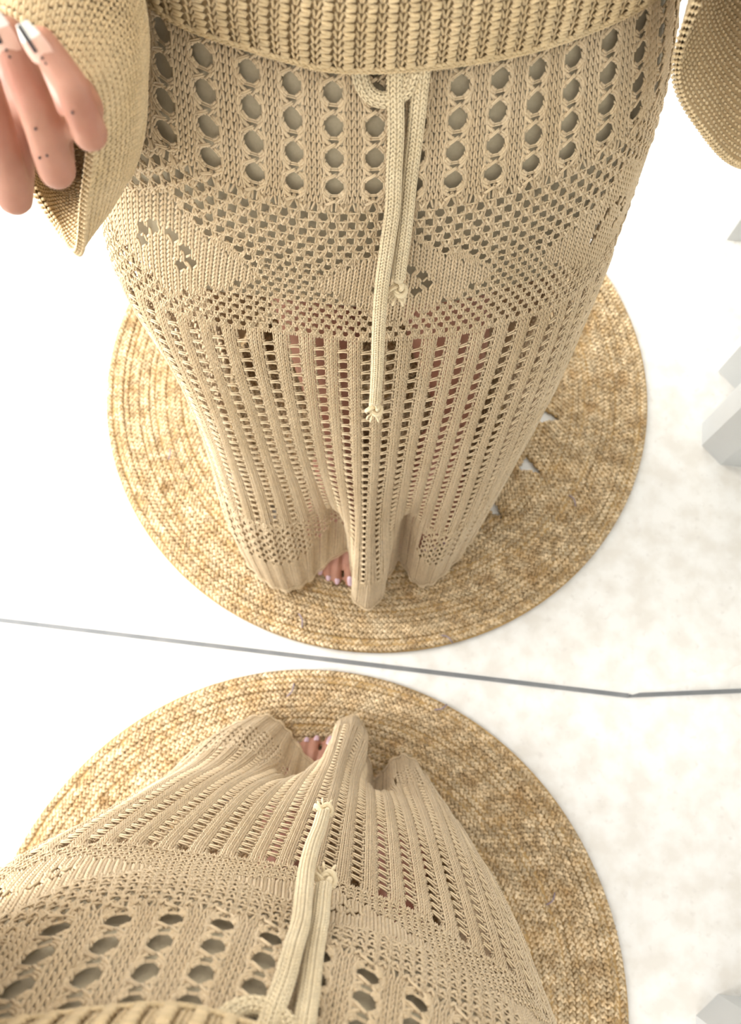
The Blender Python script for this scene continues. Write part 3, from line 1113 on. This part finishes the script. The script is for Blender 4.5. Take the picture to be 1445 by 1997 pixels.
right_rings = [circ_z((.065, -.43, 1.325), .035, .035), circ_z((.115, -.43, 1.285), .075, .075), circ_z((.185, -.44, 1.14), .080, .080), circ_y((.212, -.44, .99), .092),
               [(.205, -.37, 1.07), (.265, -.375, 1.03), (.287, -.38, .95), (.265, -.375, .865), (.222, -.37, .838), (.180, -.37, .862), (.156, -.37, .92), (.162, -.365, 1.01)],
               [(.200, -.32, 1.07), (.262, -.325, 1.02), (.285, -.33, .94), (.268, -.32, .845), (.225, -.318, .812), (.183, -.325, .838), (.153, -.332, .885), (.155, -.325, .99)],
               [(.195, -.285, 1.05), (.255, -.29, 1.00), (.280, -.292, .92), (.262, -.286, .83), (.226, -.284, .800), (.187, -.289, .822), (.152, -.303, .862), (.150, -.295, .95)]]
sleeve(right_rings, None, .0052, .0056, .42, M_sweat, 'open bell sleeve beside the hip')

# ------------------------------------------------------------------ body: one continuous figure
b = Buf()


def limb(pts):
    for (p0, r0), (p1, r1) in zip(pts[:-1], pts[1:]):
        capsule(b, p0, r0, p1, r1)


cx = -.05
# pelvis, belly, chest
capsule(b, (cx - .075, -.425, .86), .098, (cx + .075, -.425, .86), .098, 20)
capsule(b, (cx - .045, -.42, .98), .092, (cx + .045, -.42, .98), .092, 20)
capsule(b, (cx - .06, -.42, 1.08), .088, (cx + .06, -.42, 1.08), .088, 20)
capsule(b, (cx - .075, -.425, 1.18), .092, (cx + .075, -.425, 1.18), .092, 20)
capsule(b, (cx - .065, -.365, 1.185), .055, (cx - .065, -.37, 1.19), .055, 16)
capsule(b, (cx + .065, -.365, 1.185), .055, (cx + .065, -.37, 1.19), .055, 16)
capsule(b, (cx - .105, -.43, 1.278), .060, (cx + .105, -.43, 1.278), .060, 20)
capsule(b, (cx, -.42, .90), .09, (cx, -.42, 1.25), .08, 20)
limb([((cx, -.435, 1.30), .055), ((cx, -.425, 1.40), .047), ((cx, -.42, 1.44), .05)])
# head: skull, jaw, nose, ears, lips
hx, hy, hz = cx, -.405, 1.515
capsule(b, (hx, hy - .025, hz + .015), .078, (hx, hy - .005, hz + .025), .076, 20)
capsule(b, (hx, hy + .02, hz - .055), .052, (hx, hy + .03, hz - .01), .06, 18)
capsule(b, (hx, hy + .045, hz - .088), .022, (hx, hy + .03, hz - .06), .035, 14)
capsule(b, (hx, hy + .083, hz + .008), .008, (hx, hy + .100, hz - .028), .0115, 12)
capsule(b, (hx - .014, hy + .084, hz - .058), .007, (hx + .014, hy + .084, hz - .058), .007, 10)
capsule(b, (hx - .012, hy + .082, hz - .068), .008, (hx + .012, hy + .082, hz - .068), .008, 10)
for sg in (-1, 1):
    capsule(b, (hx + sg * .080, hy - .012, hz - .02), .011, (hx + sg * .086, hy - .022, hz + .018), .014, 10)
    capsule(b, (hx + sg * .018, hy + .072, hz + .026), .009, (hx + sg * .048, hy + .060, hz + .026), .008, 10)
# legs and feet
for sg, ax, ay, kx in ((-1, -.094, -.325, -.125), (1, .078, -.385, .035)):
    hipx = cx + sg * .085
    limb([((hipx, -.42, .84), .092), ((hipx * .6 + kx * .4, -.405, .66), .075), ((kx, -.385, .47), .056), ((kx, -.383, .43), .052), ((kx * .7 + ax * .3, -.39, .33), .053),
          ((ax, ay - .012, .12), .033), ((ax, ay, .085), .034)])
    f = .095
    capsule(b, (ax, ay - .03, .043), .030, (ax, ay + .01, .06), .034)
    capsule(b, (ax, ay, .07), .034, (ax - sg * .008, ay + .09, .048), .028)
    capsule(b, (ax - sg * .018, ay + .03, .04), .026, (ax - sg * .030, ay + .145, .036), .022)
    capsule(b, (ax + sg * .012, ay + .03, .036), .023, (ax + sg * .012, ay + .135, .032), .018)
    capsule(b, (ax - sg * .010, ay + .06, .042), .025, (ax - sg * .010, ay + .145, .034), .020)
toe_nails = []
for sg, ax, ay in ((-1, -.094, -.325), (1, .078, -.385)):
    toes = [(.049, .206, .0098, .0104), (.0280, .208, .0060, .0064), (.0140, .2045, .0056, .0060), (.0005, .197, .0054, .0058), (-.0125, .186, .0052, .0056)]
    for (ox, oy, r1, r0) in toes:
        x1 = ax - sg * ox
        x0 = ax - sg * (ox * .82 + .001)
        y1 = ay + oy
        mid = (x1 * .6 + x0 * .4, y1 - .020, .0335)
        capsule(b, (x0, ay + .135, .031), r0 * 1.05, mid, r0, 10)
        capsule(b, mid, r0, (x1, y1, .0125 + r1), r1, 10)
        toe_nails.append((x1, y1, .0125 + r1, r1))


# arms
def hand_fingers(chains, r):
    for ch, rr in zip(chains, r):
        n_ = len(ch)
        for i in range(n_ - 1):
            capsule(b, ch[i], rr * (1.06 - .09 * i), ch[i + 1], rr * (1.06 - .09 * (i + 1)), 12)


limb([((cx - .150, -.43, 1.275), .05), ((-.335, -.43, 1.03), .038), ((-.335, -.425, .99), .036), ((-.268, -.285, .915), .027), ((-.248, -.235, .905), .025)])
LF = [  # pinky, ring, middle, index: knuckle, middle joint, end joint, tip
    [(-.186, -.156, .942), (-.1665, -.122, .966), (-.168, -.126, .993), (-.1795, -.136, 1.0060)],
    [(-.207, -.158, .930), (-.1935, -.122, .935), (-.191, -.127, .976), (-.1995, -.144, 1.000)],
    [(-.230, -.160, .920), (-.2265, -.122, .907), (-.218, -.128, .958), (-.2215, -.147, .992)],
    [(-.252, -.162, .910), (-.2590, -.120, .889), (-.243, -.128, .948), (-.246, -.150, .981)]]
LFR = [.0091, .0104, .0105, .0102]
hand_fingers(LF, LFR)
for c in LF:
    capsule(b, (-.248, -.235, .905), .021, c[0], .0125, 12)
capsule(b, (-.268, -.215, .905), .016, (-.290, -.170, .925), .0125, 12)      # thumb from the side of the palm
capsule(b, (-.290, -.170, .925), .0118, (-.282, -.145, .952), .0095, 12)
limb([((cx + .150, -.43, 1.275), .05), ((.200, -.450, 1.04), .038), ((.206, -.455, 1.005), .036), ((.210, -.400, .985), .028), ((.211, -.375, .985), .025)])
for i in range(4):                                                             # loosely curled fingers inside the sleeve
    x = .184 + .018 * i
    capsule(b, (.211, -.370, .985), .02, (x, -.325, .990), .012, 10)
    capsule(b, (x, -.325, .990), .0102, (x, -.298, .975), .0092, 10)
    capsule(b, (x, -.298, .975), .0090, (x, -.306, .952), .0078, 10)
capsule(b, (.196, -.365, .985), .014, (.176, -.335, .972), .011, 10)
capsule(b, (.176, -.335, .972), .0105, (.176, -.315, .958), .0085, 10)

tmp_me = b.mesh('body_parts')
tmp = bpy.data.objects.new('body_parts', tmp_me)
C.objects.link(tmp)
md = tmp.modifiers.new('remesh', 'REMESH')
md.mode = 'VOXEL'
md.voxel_size = 0.0028
sm = tmp.modifiers.new('smooth', 'SMOOTH')
sm.factor = .5
sm.iterations = 2
dg = bpy.context.evaluated_depsgraph_get()
dg.update()
body_me = bpy.data.meshes.new_from_object(tmp.evaluated_get(dg))
bpy.data.objects.remove(tmp)
body_me.polygons.foreach_set('use_smooth', np.ones(len(body_me.polygons), bool))
body_me.materials.clear()
body_me.materials.append(M_skin)
body = bpy.data.objects.new('body', body_me)
C.objects.link(body)
body.parent = person
body.matrix_parent_inverse = person.matrix_world.inverted()


def nail_patch(c, axis, nrm, L_, W_, f0, f1, mat_, name, lift=.0004, pinch=.55, rad=1.0):
    """curved nail plate from fraction f0 to f1 of its length"""
    c, axis, nrm = (np.asarray(x, float) for x in (c, axis, nrm))
    axis = axis / np.linalg.norm(axis)
    nrm = nrm - axis * (nrm @ axis)
    nrm /= np.linalg.norm(nrm)
    s = np.cross(axis, nrm)
    V = []
    n1, n2 = 9, 9
    for i in range(n1):
        f = f0 + (f1 - f0) * i / (n1 - 1)
        half = W_ * (1 - pinch * max(0, (f - .35) / .65) ** 1.7) * (1 if f > .12 else (.55 + .45 * math.sqrt(max(f, 0) / .12)))
        for j in range(n2):
            u = -1 + 2 * j / (n2 - 1)
            V.append(c + axis * (f * L_) + s * half * u + nrm * (lift + W_ * .55 * (math.sqrt(max(0, 1.25 - u * u)) - 1.118) - .0015 * f * f))
    V = np.array(V)
    b2 = Buf()
    q = grid_faces(n1, n2)
    b2.add(V, q=q)
    b2.add(V - nrm * .0007, q=[x[::-1] for x in q])
    return b2.obj(name, mat_, body)


for c, rr in zip(LF, LFR):
    tip, dip = np.array(c[3]), np.array(c[2])
    ax = tip - dip
    ax /= np.linalg.norm(ax)
    ax_n = ax + np.array((-.05, .12, .55))
    ax_n /= np.linalg.norm(ax_n)
    nr = np.array((.12, 1, .05))
    base = tip + nr * rr * .86 - ax_n * .004
    L_ = .021 if rr > .0095 else .018
    nail_patch(base, ax_n, nr, L_, rr * .68, 0, .62, M_nail, 'fingernail')
    nail_patch(base, ax_n, nr, L_, rr * .68, .62, 1.0, M_tip, 'nail_tip')
    nail_patch(base, ax_n, nr, L_, rr * .075, .34, 1.0, M_ink, 'nail_stripe', lift=.0016, pinch=0)
    for q_, ff in enumerate((.08, .22)):
        b2 = Buf()
        p = base + ax_n * L_ * ff + nr * .0012 + np.array((.0012, 0, 0))
        capsule(b2, p, .0006, p + ax_n * .0002, .0006, 8)
        b2.obj('nail_dot', M_ink, body)
# small ink dots on the finger backs
for c, spots in ((LF[0], ((.75, .0),)), (LF[1], ((.45, -.1), (.50, .12), (.9, .05)))):
    pip, dip = np.array(c[1]), np.array(c[2])
    rr = .0098 if c is LF[1] else .0086
    for f, u in spots:
        p = pip + (dip - pip) * f + np.array((u * .02, rr * 1.0, 0.0))
        b2 = Buf()
        capsule(b2, p, .0007, p + (0, 0, .0003), .0006, 8)
        b2.obj('finger_tattoo', M_ink, body)
for (x, y, z, r1) in toe_nails:
    nail_patch((x, y + .6 * r1 - .8 * 1.2 * r1, z + .82 * r1 + .6 * 1.2 * r1), (0, .8, -.6), (0, .6, .8), r1 * 1.6, r1 * .62, 0, 1, M_lilac, 'toenail', lift=.0008, pinch=.35)
for sg in (-1, 1):
    b2 = Buf()
    capsule(b2, (hx + sg * .032, hy + .064, hz + .008), .0105, (hx + sg * .033, hy + .064, hz + .008), .0105, 14)
    b2.obj('eye', M_eye, body)

# hair: cap and strands falling behind the shoulders
b = Buf()
capsule(b, (hx, hy - .040, hz + .028), .084, (hx, hy - .02, hz + .040), .078, 22)
for i in range(54):
    a = pi * (.02 + .96 * i / 53) + pi
    x0, y0 = hx + .080 * math.cos(a), hy - .03 + .078 * math.sin(a)
    ln = .26 + .05 * random.random()
    p = cr_path([(hx + .03 * math.cos(a), hy - .02 + .03 * math.sin(a), hz + .112), (x0, y0, hz + .045), (x0 * 1.0 + .006 * math.cos(a), y0 - .012, hz - .08),
                 (x0 + random.uniform(-.01, .01), y0 - .035, hz - .08 - ln * .6), (x0 + random.uniform(-.015, .015), y0 - .045, hz - .08 - ln)], 14)
    tube(b, p, [.010] * 10 + [.009, .0075, .005, .002], 6, (0, 1, 0))
b.obj('hair', M_hair, person)
